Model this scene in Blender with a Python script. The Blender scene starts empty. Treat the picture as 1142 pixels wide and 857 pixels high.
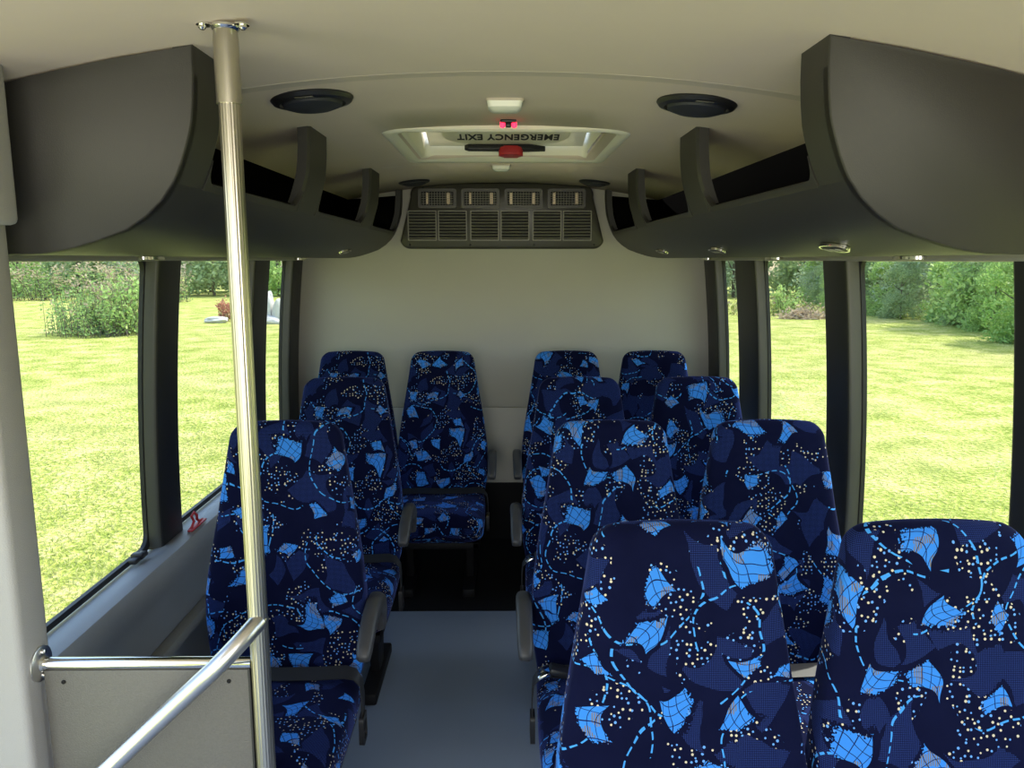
import bpy, bmesh, math, random
import numpy as np
from mathutils import Vector, Matrix, noise as mnoise
from mathutils.geometry import tessellate_polygon
random.seed(7)
C = bpy.context.scene.collection
sc = bpy.context.scene
PI = math.pi

# ------------------------------------------------------------------ materials
def new_mat(name):
    m = bpy.data.materials.new(name); m.use_nodes = True
    nt = m.node_tree
    b = nt.nodes['Principled BSDF']
    return m, nt, b

def mat(name, col, rough=.6, metal=0., var=.08, scale=6., bump=0., bscale=300., spec=.5, stretch=None, sheen=0.):
    """principled with a soft noise variation in colour and an optional fine bump"""
    m, nt, b = new_mat(name)
    N, L = nt.nodes, nt.links
    tc = N.new('ShaderNodeTexCoord')
    mp = N.new('ShaderNodeMapping')
    if stretch: mp.inputs['Scale'].default_value = stretch
    L.new(tc.outputs['Object'], mp.inputs['Vector'])
    nz = N.new('ShaderNodeTexNoise'); nz.inputs['Scale'].default_value = scale; nz.inputs['Detail'].default_value = 3
    L.new(mp.outputs['Vector'], nz.inputs['Vector'])
    mx = N.new('ShaderNodeMix'); mx.data_type = 'RGBA'
    c = Vector(col)
    mx.inputs['A'].default_value = (*(c * (1 - var)), 1); mx.inputs['B'].default_value = (*(c * (1 + var)), 1)
    L.new(nz.outputs['Fac'], mx.inputs['Factor'])
    L.new(mx.outputs['Result'], b.inputs['Base Color'])
    b.inputs['Roughness'].default_value = rough; b.inputs['Metallic'].default_value = metal
    b.inputs['Specular IOR Level'].default_value = spec
    if sheen: b.inputs['Sheen Weight'].default_value = sheen
    if bump:
        n2 = N.new('ShaderNodeTexNoise'); n2.inputs['Scale'].default_value = bscale; n2.inputs['Detail'].default_value = 2
        L.new(mp.outputs['Vector'], n2.inputs['Vector'])
        bp = N.new('ShaderNodeBump'); bp.inputs['Strength'].default_value = bump; bp.inputs['Distance'].default_value = .002
        L.new(n2.outputs['Fac'], bp.inputs['Height']); L.new(bp.outputs['Normal'], b.inputs['Normal'])
    return m

def emis(name, col, strength):
    m, nt, b = new_mat(name)
    b.inputs['Base Color'].default_value = (*col, 1)
    b.inputs['Emission Color'].default_value = (*col, 1); b.inputs['Emission Strength'].default_value = strength
    return m

M = {}
M['ceiling'] = mat('ceiling_vinyl', (.68, .575, .49), .75, var=.03, bump=.15, bscale=500)
M['seam'] = mat('seam_trim', (.56, .485, .41), .6, var=.03)
M['back'] = mat('back_wall_vinyl', (.50, .485, .43), .55, var=.03, bump=.1, bscale=400)
M['wall'] = mat('side_wall_vinyl', (.30, .305, .315), .45, var=.05, bump=.25, bscale=500)
M['pillar'] = mat('pillar_vinyl', (.37, .36, .355), .5, var=.04, bump=.35, bscale=500)
M['post'] = mat('post_black', (.014, .014, .015), .45, var=.1, bump=.1, bscale=600)
M['jamb'] = mat('jamb_grey', (.070, .069, .058), .40, var=.08)
M['frame'] = mat('rubber_frame', (.012, .012, .013), .5)
M['header'] = mat('header_trim', (.30, .29, .26), .55, var=.03)
M['floor'] = mat('floor_vinyl', (.20, .25, .335), .42, var=.06, scale=3, bump=.15, bscale=700)
M['black_floor'] = mat('black_rubber', (.006, .006, .007), .7, var=.2, spec=.2)
M['rack'] = mat('rack_vinyl', (.031, .029, .027), .5, var=.06, bump=.12, bscale=450)
M['liner'] = mat('rack_liner', (.005, .005, .005), .9, spec=.0)
M['steel'] = mat('stainless_tube', (.53, .50, .44), .30, 1., var=.06, scale=20, stretch=(14, 14, .2))
M['steel_rail'] = mat('stainless_rail', (.66, .65, .64), .3, 1., var=.05, scale=30)
M['chrome'] = mat('chrome', (.75, .74, .72), .12, 1., var=.02)
M['panel'] = mat('modesty_panel_grey', (.125, .119, .108), .5, .2, var=.16, scale=260, bump=.6, bscale=330)
M['black'] = mat('black_plastic', (.014, .014, .016), .4, var=.1)
M['speaker_mesh'] = mat('speaker_mesh', (.022, .024, .032), .6, var=.35, scale=420)
M['ac'] = mat('ac_plastic', (.055, .052, .042), .34, var=.05, bump=.1, bscale=500)
M['ac_dark'] = mat('ac_dark', (.006, .006, .006), .7)
M['ac_slat'] = mat('ac_slat', (.20, .19, .155), .35)
M['fin'] = mat('ac_fins', (.50, .40, .27), .4, .6)
M['cream'] = mat('hatch_cream', (.88, .84, .72), .4, var=.02)
M['lid'] = mat('hatch_lid_cream', (.82, .80, .68), .45, var=.02)
for k in ('lid',):            # sunlit fibreglass lets some light through
    nt_ = M[k].node_tree; b_ = nt_.nodes['Principled BSDF']; t_ = nt_.nodes.new('ShaderNodeBsdfTranslucent'); t_.inputs['Color'].default_value = (.85, .81, .66, 1)
    x_ = nt_.nodes.new('ShaderNodeMixShader'); x_.inputs[0].default_value = .22
    nt_.links.new(b_.outputs[0], x_.inputs[1]); nt_.links.new(t_.outputs[0], x_.inputs[2]); nt_.links.new(x_.outputs[0], nt_.nodes['Material Output'].inputs['Surface'])
M['red'] = mat('red_plastic', (.42, .025, .03), .35)
M['ink'] = mat('ink_black', (.01, .01, .01), .6)
M['lens'] = mat('white_lens', (.82, .82, .74), .25, var=.02)
M['led'] = emis('red_led', (1., .02, .06), 2.5)
M['arm'] = mat('armrest_grey', (.052, .051, .053), .42, var=.08, bump=.15, bscale=500)
M['belt'] = mat('belt_webbing', (.013, .013, .015), .55, var=.25, scale=300, stretch=(1, 6, 6))
M['legm'] = mat('seat_leg_black', (.007, .007, .008), .6, spec=.2)
M['lampglow'] = mat('reading_lens', (.30, .29, .25), .4)
M['stone'] = mat('pale_stone', (.55, .53, .50), .8, var=.15, scale=8, bump=.5, bscale=20)
M['brush'] = mat('dry_brush', (.50, .38, .26), .9, var=.3, scale=20)
M['bark'] = mat('bark', (.12, .095, .07), .9, var=.3, scale=12, bump=.6, bscale=30)
M['cordred'] = mat('red_cord', (.55, .04, .05), .5)

def leaf_mat(name, c1, c2):
    m, nt, b = new_mat(name); N, L = nt.nodes, nt.links
    oi = N.new('ShaderNodeObjectInfo'); geo = N.new('ShaderNodeNewGeometry')
    ad = N.new('ShaderNodeMath'); ad.operation = 'MULTIPLY_ADD'; ad.inputs[1].default_value = .65
    L.new(geo.outputs['Random Per Island'], ad.inputs[0])
    m2 = N.new('ShaderNodeMath'); m2.operation = 'MULTIPLY'; m2.inputs[1].default_value = .35
    L.new(oi.outputs['Random'], m2.inputs[0]); L.new(m2.outputs[0], ad.inputs[2])
    mx = N.new('ShaderNodeMix'); mx.data_type = 'RGBA'
    mx.inputs['A'].default_value = (*c1, 1); mx.inputs['B'].default_value = (*c2, 1)
    L.new(ad.outputs[0], mx.inputs['Factor'])
    b.inputs['Roughness'].default_value = .6; b.inputs['Specular IOR Level'].default_value = .25
    L.new(mx.outputs['Result'], b.inputs['Base Color'])
    tr = N.new('ShaderNodeBsdfTranslucent'); L.new(mx.outputs['Result'], tr.inputs['Color'])
    ms = N.new('ShaderNodeMixShader'); ms.inputs[0].default_value = .4
    L.new(b.outputs[0], ms.inputs[1]); L.new(tr.outputs[0], ms.inputs[2])
    L.new(ms.outputs[0], N['Material Output'].inputs['Surface'])
    return m
M['leaf_far'] = leaf_mat('leaf_far', (.24, .34, .15), (.48, .58, .30))  # haze and overexposure on distant foliage put into paler leaf colours
M['leaf_light'] = leaf_mat('leaf_light', (.26, .44, .11), (.54, .68, .26))
M['leaf_pine'] = leaf_mat('leaf_pine', (.28, .37, .22), (.52, .60, .40))
M['weed'] = leaf_mat('weed_leaf', (.18, .33, .12), (.50, .64, .22))
M['weed_pink'] = leaf_mat('seed_head', (.36, .27, .19), (.58, .48, .34))
M['weed_red'] = leaf_mat('red_weed', (.42, .12, .10), (.55, .3, .2))

def glass_mat():
    m, nt, b = new_mat('window_glass'); N, L = nt.nodes, nt.links
    N.remove(b)
    t = N.new('ShaderNodeBsdfTransparent'); t.inputs['Color'].default_value = (.94, .96, .94, 1)
    g = N.new('ShaderNodeBsdfGlossy'); g.inputs['Roughness'].default_value = .03
    lw = N.new('ShaderNodeLayerWeight'); lw.inputs['Blend'].default_value = .5
    pw = N.new('ShaderNodeMath'); pw.operation = 'POWER'; pw.inputs[1].default_value = 4.5
    L.new(lw.outputs['Facing'], pw.inputs[0])
    fr = N.new('ShaderNodeMath'); fr.operation = 'MULTIPLY_ADD'; fr.inputs[1].default_value = .30; fr.inputs[2].default_value = .015
    L.new(pw.outputs[0], fr.inputs[0])
    ms = N.new('ShaderNodeMixShader')
    L.new(fr.outputs[0], ms.inputs[0]); L.new(t.outputs[0], ms.inputs[1]); L.new(g.outputs[0], ms.inputs[2])
    L.new(ms.outputs[0], N['Material Output'].inputs['Surface'])
    return m
M['glass'] = glass_mat()

def grass_mat():
    m, nt, b = new_mat('meadow_grass'); N, L = nt.nodes, nt.links
    tc = N.new('ShaderNodeTexCoord')
    def nz(scale, det=4, st=(1, 1, 1)):
        mp = N.new('ShaderNodeMapping'); mp.inputs['Scale'].default_value = st
        L.new(tc.outputs['Object'], mp.inputs['Vector'])
        n = N.new('ShaderNodeTexNoise'); n.inputs['Scale'].default_value = scale; n.inputs['Detail'].default_value = det
        L.new(mp.outputs['Vector'], n.inputs['Vector']); return n
    big, mid, fine = nz(.25), nz(1.6, 5), nz(19, 6)
    r1 = N.new('ShaderNodeValToRGB')
    r1.color_ramp.elements[0].position = .40; r1.color_ramp.elements[0].color = (.24, .31, .05, 1)
    r1.color_ramp.elements[1].position = .62; r1.color_ramp.elements[1].color = (.68, .62, .27, 1)
    e = r1.color_ramp.elements.new(.5); e.color = (.44, .48, .11, 1)
    mixf = N.new('ShaderNodeMix'); mixf.data_type = 'FLOAT'; mixf.inputs['Factor'].default_value = .55
    L.new(mid.outputs['Fac'], mixf.inputs['A']); L.new(fine.outputs['Fac'], mixf.inputs['B'])
    L.new(mixf.outputs['Result'], r1.inputs['Fac'])
    mx = N.new('ShaderNodeMix'); mx.data_type = 'RGBA'; mx.blend_type = 'MIX'
    mx.inputs['B'].default_value = (.60, .52, .25, 1)
    rr = N.new('ShaderNodeMapRange'); rr.inputs['From Min'].default_value = .52; rr.inputs['From Max'].default_value = .75; rr.inputs['To Max'].default_value = .55
    L.new(big.outputs['Fac'], rr.inputs['Value']); L.new(rr.outputs['Result'], mx.inputs['Factor'])
    L.new(r1.outputs['Color'], mx.inputs['A']); L.new(mx.outputs['Result'], b.inputs['Base Color'])
    b.inputs['Roughness'].default_value = .9; b.inputs['Specular IOR Level'].default_value = .1
    bp = N.new('ShaderNodeBump'); bp.inputs['Strength'].default_value = 1.; bp.inputs['Distance'].default_value = .12
    L.new(fine.outputs['Fac'], bp.inputs['Height']); L.new(bp.outputs['Normal'], b.inputs['Normal'])
    return m
M['grass'] = grass_mat()
M['blade'] = leaf_mat('grass_blade', (.20, .28, .05), (.72, .66, .30))

# ---------------------------------------------------------------- seat fabric
def fabric():
    m, nt, b = new_mat('bus_moquette'); N, L = nt.nodes, nt.links
    def _in(sock, v):
        if hasattr(v, 'links'): L.new(v, sock)
        else: sock.default_value = v
    def ma(op, a, b_=0., c=0., clamp=False):
        n = N.new('ShaderNodeMath'); n.operation = op; n.use_clamp = clamp
        _in(n.inputs[0], a); _in(n.inputs[1], b_)
        if len(n.inputs) > 2: _in(n.inputs[2], c)
        return n.outputs[0]
    def vm(op, a, b_=(0, 0, 0), scale=None):
        n = N.new('ShaderNodeVectorMath'); n.operation = op
        _in(n.inputs[0], a)
        if op == 'SCALE': n.inputs['Scale'].default_value = scale
        elif b_ is not None: _in(n.inputs[1], b_)
        return n.outputs['Vector']
    def sep(v):
        n = N.new('ShaderNodeSeparateXYZ'); L.new(v, n.inputs[0]); return n.outputs
    def comb(x, y):
        n = N.new('ShaderNodeCombineXYZ'); _in(n.inputs[0], x); _in(n.inputs[1], y); return n.outputs[0]
    def vor(v, scale, rnd=1., feature='F1', metric='EUCLIDEAN'):
        n = N.new('ShaderNodeTexVoronoi'); n.voronoi_dimensions = '2D'; n.feature = feature; n.distance = metric
        n.inputs['Scale'].default_value = scale; n.inputs['Randomness'].default_value = rnd
        L.new(v, n.inputs['Vector']); return n.outputs
    def rgbmix(fac, a, c):
        n = N.new('ShaderNodeMix'); n.data_type = 'RGBA'
        _in(n.inputs['Factor'], fac)
        for k, v in (('A', a), ('B', c)):
            if hasattr(v, 'links'): L.new(v, n.inputs[k])
            else: n.inputs[k].default_value = (*v, 1)
        return n.outputs['Result']
    uv = N.new('ShaderNodeUVMap').outputs['UV']
    oi = N.new('ShaderNodeObjectInfo')
    off = ma('MULTIPLY', oi.outputs['Random'], 7.3)
    P = vm('ADD', uv, comb(off, ma('MULTIPLY', off, 1.7)))
    wn = N.new('ShaderNodeTexNoise'); wn.noise_dimensions = '2D'; wn.inputs['Scale'].default_value = 9.; wn.inputs['Detail'].default_value = 1.
    L.new(P, wn.inputs['Vector'])
    W = vm('ADD', P, vm('SCALE', vm('SUBTRACT', wn.outputs['Color'], (.5, .5, .5)), scale=.055))
    jn = N.new('ShaderNodeTexNoise'); jn.noise_dimensions = '2D'; jn.inputs['Scale'].default_value = 260.; jn.inputs['Detail'].default_value = 0
    L.new(P, jn.inputs['Vector'])
    jag = ma('SUBTRACT', jn.outputs['Fac'], .5)
    def kite(scale, rnd, offset, a, bb, asym, jamount):
        Q = vm('ADD', W, offset)
        o = vor(Q, scale, rnd)
        loc = vm('SUBTRACT', Q, o['Position'])
        s = sep(loc); cs = sep(o['Color'])
        th = ma('MULTIPLY', cs[0], 6.283)
        ct, st = ma('COSINE', th), ma('SINE', th)
        x = ma('ADD', ma('MULTIPLY', s[0], ct), ma('MULTIPLY', s[1], st))
        y = ma('SUBTRACT', ma('MULTIPLY', s[1], ct), ma('MULTIPLY', s[0], st))
        x = ma('ADD', x, ma('MULTIPLY', ma('MULTIPLY', y, y), 13.))           # bowed flanks
        k = ma('ADD', ma('MULTIPLY', cs[1], .6), .72)                         # size of this piece
        w = ma('ADD', ma('MULTIPLY', cs[2], .7), .6)                         # slenderness
        xa = ma('DIVIDE', x, ma('MULTIPLY', k, a)); yb = ma('DIVIDE', y, ma('MULTIPLY', ma('MULTIPLY', k, w), bb))
        e1 = ma('ADD', xa, yb); e2 = ma('SUBTRACT', xa, ma('MULTIPLY', yb, asym))
        e3 = ma('SUBTRACT', ma('MULTIPLY', yb, 1.1), ma('MULTIPLY', xa, .55)); e4 = ma('SUBTRACT', ma('MULTIPLY', yb, -.9), ma('MULTIPLY', xa, 1.25))
        v = ma('MAXIMUM', ma('MAXIMUM', e1, e2), ma('MAXIMUM', e3, e4))
        v = ma('ADD', v, ma('MULTIPLY', ma('MULTIPLY', jag, jamount), ma('GREATER_THAN', yb, 0.)))
        return v, cs, x, y
    # bright blue pennants
    v1, c1, x1, y1 = kite(7.9, .7, (0, 0, 0), .031, .0285, .7, .5)
    v1 = ma('ADD', v1, ma('MULTIPLY', ma('GREATER_THAN', c1[2], .84), 9.))
    fade = ma('LESS_THAN', v1, 1.)
    halo = ma('LESS_THAN', v1, 1.45)
    blue = fade
    # half-tone patches
    v2, c2, x2, y2 = kite(7.0, .8, (3.31, 5.17, 0), .052, .044, .6, .1)
    half = ma('MULTIPLY', ma('LESS_THAN', v2, 1.), ma('SUBTRACT', 1., halo))
    v3, c3, x3, y3 = kite(5.2, .8, (9.2, 1.4, 0), .056, .036, .9, .1)
    half2 = ma('MULTIPLY', ma('MULTIPLY', ma('LESS_THAN', v3, 1.), ma('LESS_THAN', c3[2], .6)), ma('SUBTRACT', 1., halo))
    half = ma('MAXIMUM', half, half2)
    sp = sep(P)
    kf = 2 * PI / .0062
    g1 = ma('SINE', ma('MULTIPLY', ma('ADD', sp[0], sp[1]), kf)); g2 = ma('SINE', ma('MULTIPLY', ma('SUBTRACT', sp[0], sp[1]), kf))
    grid = ma('GREATER_THAN', ma('MULTIPLY', g1, g2), .26)
    halfdot = ma('MULTIPLY', half, grid)
    # cream and blue specks in drifts
    o4 = vor(P, 88., .85)
    dn = N.new('ShaderNodeTexNoise'); dn.noise_dimensions = '2D'; dn.inputs['Scale'].default_value = 10.; dn.inputs['Detail'].default_value = 1.
    L.new(vm('ADD', P, (4.4, 2.2, 0)), dn.inputs['Vector'])
    drift = ma('GREATER_THAN', dn.outputs['Fac'], .525)
    c4 = sep(o4['Color'])
    speck = ma('MULTIPLY', ma('LESS_THAN', o4['Distance'], ma('ADD', ma('MULTIPLY', c4[1], .09), .142)), drift)
    speck = ma('MULTIPLY', speck, ma('MULTIPLY', ma('SUBTRACT', 1., ma('MAXIMUM', half, fade)), ma('LESS_THAN', c4[2], .82)))
    # dashed arcs
    def arcs(scale, offset, r0, rv, span):
        Q = vm('ADD', W, offset)
        o = vor(Q, scale, 1.)
        loc = sep(vm('SUBTRACT', Q, o['Position'])); cs = sep(o['Color'])
        R = ma('ADD', ma('MULTIPLY', cs[0], rv), r0)
        d = ma('DIVIDE', ma('ABSOLUTE', ma('SUBTRACT', o['Distance'], R)), scale)
        ang = ma('ADD', ma('DIVIDE', ma('ARCTAN2', loc[1], loc[0]), 2 * PI), .5)
        n = ma('ROUND', ma('DIVIDE', ma('MULTIPLY', R, 2 * PI / scale), .021))
        dash = ma('LESS_THAN', ma('FRACT', ma('MULTIPLY', ang, n)), .66)
        part = ma('LESS_THAN', ma('FRACT', ma('ADD', ang, cs[1])), span)
        return ma('MULTIPLY', ma('MULTIPLY', ma('LESS_THAN', d, .0018), dash), part)
    dash = ma('MAXIMUM', arcs(4.6, (1.7, 8.1, 0), .34, .3, .62), arcs(3.6, (6.3, 2.9, 0), .3, .3, .6))
    dash = ma('MULTIPLY', dash, ma('SUBTRACT', 1., ma('LESS_THAN', v1, 1.1)))
    # cross-hatching and grey blocks in the pennants
    def hatch(co, per, w, wob):
        f = ma('FRACT', ma('ADD', ma('DIVIDE', co, per), ma('MULTIPLY', wn.outputs['Fac'], wob)))
        return ma('LESS_THAN', f, w)
    ht = ma('MAXIMUM', hatch(ma('ADD', x1, ma('MULTIPLY', y1, .25)), .017, .085, 1.2), hatch(ma('SUBTRACT', y1, ma('MULTIPLY', x1, .35)), .019, .08, 1.7))
    ob = vor(W, 58., .7, metric='CHEBYCHEV')
    cb = sep(ob['Color'])
    greyb = ma('GREATER_THAN', cb[0], .80)
    stripe = ma('GREATER_THAN', ma('SINE', ma('MULTIPLY', sp[0], 2 * PI / .0042)), -.2)
    bluecol = rgbmix(ma('MULTIPLY', greyb, stripe), (.042, .235, .74), (.19, .175, .16))
    bluecol = rgbmix(ht, bluecol, (.008, .012, .07))
    # base
    bn = N.new('ShaderNodeTexNoise'); bn.noise_dimensions = '2D'; bn.inputs['Scale'].default_value = 14.
    L.new(P, bn.inputs['Vector'])
    base = rgbmix(bn.outputs['Fac'], (.0022, .0034, .020), (.0042, .0060, .031))
    col = rgbmix(half, base, (.0045, .0070, .036))
    col = rgbmix(halfdot, col, (.022, .043, .18))
    cs_ = rgbmix(ma('GREATER_THAN', c4[0], .55), (.13, .33, .80), (.62, .54, .40))
    col = rgbmix(speck, col, cs_)
    col = rgbmix(dash, col, (.06, .31, .80))
    col = rgbmix(blue, col, bluecol)
    L.new(col, b.inputs['Base Color'])
    b.inputs['Roughness'].default_value = .85; b.inputs['Specular IOR Level'].default_value = .06
    b.inputs['Sheen Weight'].default_value = .20; b.inputs['Sheen Roughness'].default_value = .35
    b.inputs['Sheen Tint'].default_value = (.25, .32, .95, 1)
    fb = N.new('ShaderNodeTexNoise'); fb.noise_dimensions = '2D'; fb.inputs['Scale'].default_value = 900
    L.new(P, fb.inputs['Vector'])
    bp = N.new('ShaderNodeBump'); bp.inputs['Strength'].default_value = .15; bp.inputs['Distance'].default_value = .001
    L.new(fb.outputs['Fac'], bp.inputs['Height']); L.new(bp.outputs['Normal'], b.inputs['Normal'])
    return m
M['fabric'] = fabric()

# -------------------------------------------------------------------- helpers
def link(o, parent=None):
    C.objects.link(o)
    if parent: o.parent = parent
    return o

def mesh(name, V, F, mt, parent=None, smooth=True, uvs=None, mi=None, angle=35):
    me = bpy.data.meshes.new(name); me.from_pydata([tuple(v) for v in V], [], [tuple(f) for f in F])
    for x in (mt if isinstance(mt, (list, tuple)) else [mt]): me.materials.append(x)
    if uvs is not None:
        ul = me.uv_layers.new(name='UVMap'); k = 0
        for fu in uvs:
            for u in fu: ul.data[k].uv = u; k += 1
    if mi is not None:
        for p, i in zip(me.polygons, mi): p.material_index = i
    me.update()
    if uvs is None:
        bm = bmesh.new(); bm.from_mesh(me); bmesh.ops.recalc_face_normals(bm, faces=bm.faces); bm.to_mesh(me); bm.free()
    if smooth: me.shade_smooth(); me.set_sharp_from_angle(angle=math.radians(angle))
    return link(bpy.data.objects.new(name, me), parent)

class B:
    """collects shapes into ONE mesh"""
    def __init__(s): s.bm = bmesh.new(); s.mi = 0
    def _mark(s, faces):
        for f in faces: f.material_index = s.mi
    def box(s, lo, hi, bev=0., rot=None, seg=2):
        n0 = set(s.bm.faces)
        lo, hi = Vector(lo), Vector(hi); c = (lo + hi) / 2; d = hi - lo
        mt = Matrix.Translation(c) @ (rot if rot else Matrix()) @ Matrix.Diagonal((*d, 1))
        r = bmesh.ops.create_cube(s.bm, size=1, matrix=mt)
        if bev:
            es = list({e for v in r['verts'] for e in v.link_edges})
            bmesh.ops.bevel(s.bm, geom=es, offset=min(bev, .49 * min(d)), segments=seg, affect='EDGES', profile=.5)
        s._mark(set(s.bm.faces) - n0); return s
    def loft(s, rings, closed=True, caps=True):
        n0 = set(s.bm.faces)
        R = [[s.bm.verts.new(p) for p in r] for r in rings]
        n = len(R[0])
        for a, c in zip(R, R[1:]):
            for i in range(n if closed else n - 1):
                j = (i + 1) % n
                try: s.bm.faces.new((a[i], a[j], c[j], c[i]))
                except ValueError: pass
        if caps and closed:
            s.bm.faces.new(R[0][::-1]); s.bm.faces.new(R[-1])
        s._mark(set(s.bm.faces) - n0); return s
    def tube(s, path, r, n=16, caps=True, sx=1., ref=None):
        path = [Vector(p) for p in path]; rs = r if isinstance(r, (list, tuple)) else [r] * len(path)
        rings = []; up = None
        for i, p in enumerate(path):
            t = (path[min(i + 1, len(path) - 1)] - path[max(i - 1, 0)]).normalized()
            if up is None:
                up = Vector(ref) if ref else (Vector((0, 0, 1)) if abs(t.z) < .9 else Vector((1, 0, 0)))
            x = t.cross(up).normalized(); up = x.cross(t).normalized()
            rings.append([p + (x * math.cos(a) * sx + up * math.sin(a)) * rs[i] for a in (2 * PI * k / n for k in range(n))])
        return s.loft(rings, True, caps)
    def lathe(s, prof, c=(0, 0, 0), n=28, axis='Z'):
        rings = []
        for r, h in prof:
            ring = []
            for k in range(n):
                a = 2 * PI * k / n; x, y = max(r, 1e-4) * math.cos(a), max(r, 1e-4) * math.sin(a)
                q = (x, y, h) if axis == 'Z' else ((h, x, y) if axis == 'X' else (x, h, y))
                ring.append(Vector(c) + Vector(q))
            rings.append(ring)
        return s.loft(rings, True, True)
    def prism(s, pts, d, bev=0.):
        """pts: 3-D outline, d: extrusion vector"""
        n0 = set(s.bm.faces); d = Vector(d)
        a = [s.bm.verts.new(p) for p in pts]; c = [s.bm.verts.new(Vector(p) + d) for p in pts]
        n = len(a); top = s.bm.faces.new(a[::-1]); bot = s.bm.faces.new(c)
        for i in range(n): s.bm.faces.new((a[i], a[(i + 1) % n], c[(i + 1) % n], c[i]))
        if bev:
            es = list(set(top.edges) | set(bot.edges))
            bmesh.ops.bevel(s.bm, geom=es, offset=bev, segments=2, affect='EDGES', profile=.5)
        s._mark(set(s.bm.faces) - n0); return s
    def ring(s, outer, inner, d):
        """flat frame between two outlines of equal length, extruded by d"""
        n0 = set(s.bm.faces); d = Vector(d); n = len(outer)
        L_ = [[s.bm.verts.new(Vector(p) + k) for p in q] for q in (outer, inner) for k in (Vector(), d)]
        o0, o1, i0, i1 = L_
        for i in range(n):
            j = (i + 1) % n
            for q in ((o0, i0), (i1, o1), (o1, o0), (i0, i1)):
                s.bm.faces.new((q[0][i], q[0][j], q[1][j], q[1][i]))
        s._mark(set(s.bm.faces) - n0); return s
    def done(s, name, mt, parent=None, smooth=True, angle=35):
        bmesh.ops.recalc_face_normals(s.bm, faces=s.bm.faces)
        me = bpy.data.meshes.new(name); s.bm.to_mesh(me); s.bm.free()
        for x in (mt if isinstance(mt, (list, tuple)) else [mt]): me.materials.append(x)
        if smooth: me.shade_smooth(); me.set_sharp_from_angle(angle=math.radians(angle))
        return link(bpy.data.objects.new(name, me), parent)

def tag(o, label=None, cat=None, group=None, kind=None):
    for k, v in (('label', label), ('category', cat), ('group', group), ('kind', kind)):
        if v: o[k] = v
    return o
def thing(name, label, cat, loc=(0, 0, 0), group=None):
    o = bpy.data.objects.new(name, None); C.objects.link(o); o.location = loc; o.empty_display_size = .1
    return tag(o, label, cat, group)
def struct(o, label=None): return tag(o, label, None, None, 'structure')
def copy_tree(o, parent=None):
    c = o.copy(); C.objects.link(c)
    if parent: c.parent = parent
    for ch in list(o.children): copy_tree(ch, c)
    return c
def rrect(x0, x1, y0, y1, r, n=5):
    pts = []
    for cx, cy, a0 in ((x1 - r, y1 - r, 0), (x0 + r, y1 - r, 90), (x0 + r, y0 + r, 180), (x1 - r, y0 + r, 270)):
        for k in range(n + 1):
            a = math.radians(a0 + 90 * k / n); pts.append((cx + r * math.cos(a), cy + r * math.sin(a)))
    return pts
def lerp_table(t, x):
    for (a, va), (c, vc) in zip(t, t[1:]):
        if x <= c:
            k = max(0, (x - a) / (c - a)); return va + (vc - va) * k
    return t[-1][1]

# --------------------------------------------------------------------- camera
H, FPX = 1.64, 860.
pitch = math.atan((428.5 - 290) / FPX); yaw = math.atan(9. / 871.)
cam = bpy.data.cameras.new('camera'); cam.sensor_width = 36; cam.lens = FPX / 1142 * 36; cam.clip_start = .02; cam.clip_end = 400
co = link(bpy.data.objects.new('camera', cam)); co.location = (0, 0, H)
co.rotation_euler = (PI / 2 - pitch, 0, -yaw); sc.camera = co

# ------------------------------------------------------------------ the shell
YB, YF = 4.38, -1.25           # back wall, front end
def wx(z):                     # inner face of the side posts: the sides bulge outwards
    t = 1.66 - z
    return 1.118 + .125 * t - .062 * t * t
def cz(x): return 2.056 - .095 * x * x - .03 * abs(x) ** 3
HX, HY0, HY1 = .335, 2.585, 3.245   # roof hatch hole

def build_ceiling():
    xs = sorted(set([-1.2, -1.1, -1., -.9, -.8, -.7, -.6, -.5, -.42, -HX, -.25, -.12, 0, .12, .25, HX, .42, .5, .6, .7, .8, .9, 1., 1.1, 1.2]))
    ys = [YF, -.5, .3, 1., 1.4, 1.8, 2.2, HY0, HY1, 3.8, YB + .05]
    V, F, idx = [], [], {}
    for j, y in enumerate(ys):
        for i, x in enumerate(xs): idx[i, j] = len(V); V.append((x, y, cz(x)))
    for j in range(len(ys) - 1):
        for i in range(len(xs) - 1):
            if xs[i] >= -HX - 1e-6 and xs[i + 1] <= HX + 1e-6 and ys[j] >= HY0 - 1e-6 and ys[j + 1] <= HY1 + 1e-6: continue
            F.append((idx[i, j], idx[i + 1, j], idx[i + 1, j + 1], idx[i, j + 1]))
    o = struct(mesh('ceiling', V, F, M['ceiling']))
    md = o.modifiers.new('s', 'SOLIDIFY'); md.thickness = .03; md.offset = 1
    bpy.context.view_layer.update()
    dg = bpy.context.evaluated_depsgraph_get()
    ev = o.evaluated_get(dg); zz = sum(v.co.z for v in ev.data.vertices) / len(ev.data.vertices); z0 = sum(v[2] for v in V) / len(V)
    if zz < z0: md.offset = -1
build_ceiling()

# ceiling seams: thin battens across the roof lining
def seam(n, y, w, x0, x1):
    rings = []
    for k in range(31):
        x = x0 + (x1 - x0) * k / 30; z = cz(x)
        rings.append([(x, y - w / 2, z + .002), (x, y - w / 2 + .004, z - .0009), (x, y + w / 2 - .004, z - .0009), (x, y + w / 2, z + .002)])
    b = B(); b.loft(rings); struct(b.done('trim_%d' % n, M['seam']))
seam(1, 1.83, .05, -.9, .9)
seam(2, 3.40, .012, -.9, .9)

b = B(); b.box((-1.2, YF, -.04), (1.2, 3.43, 0)); struct(b.done('floor', M['floor'], smooth=False))
b = B(); b.box((-1.2, 3.43, -.04), (1.2, YB + .05, .004)); struct(b.done('floor_rear', M['black_floor'], smooth=False))

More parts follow.
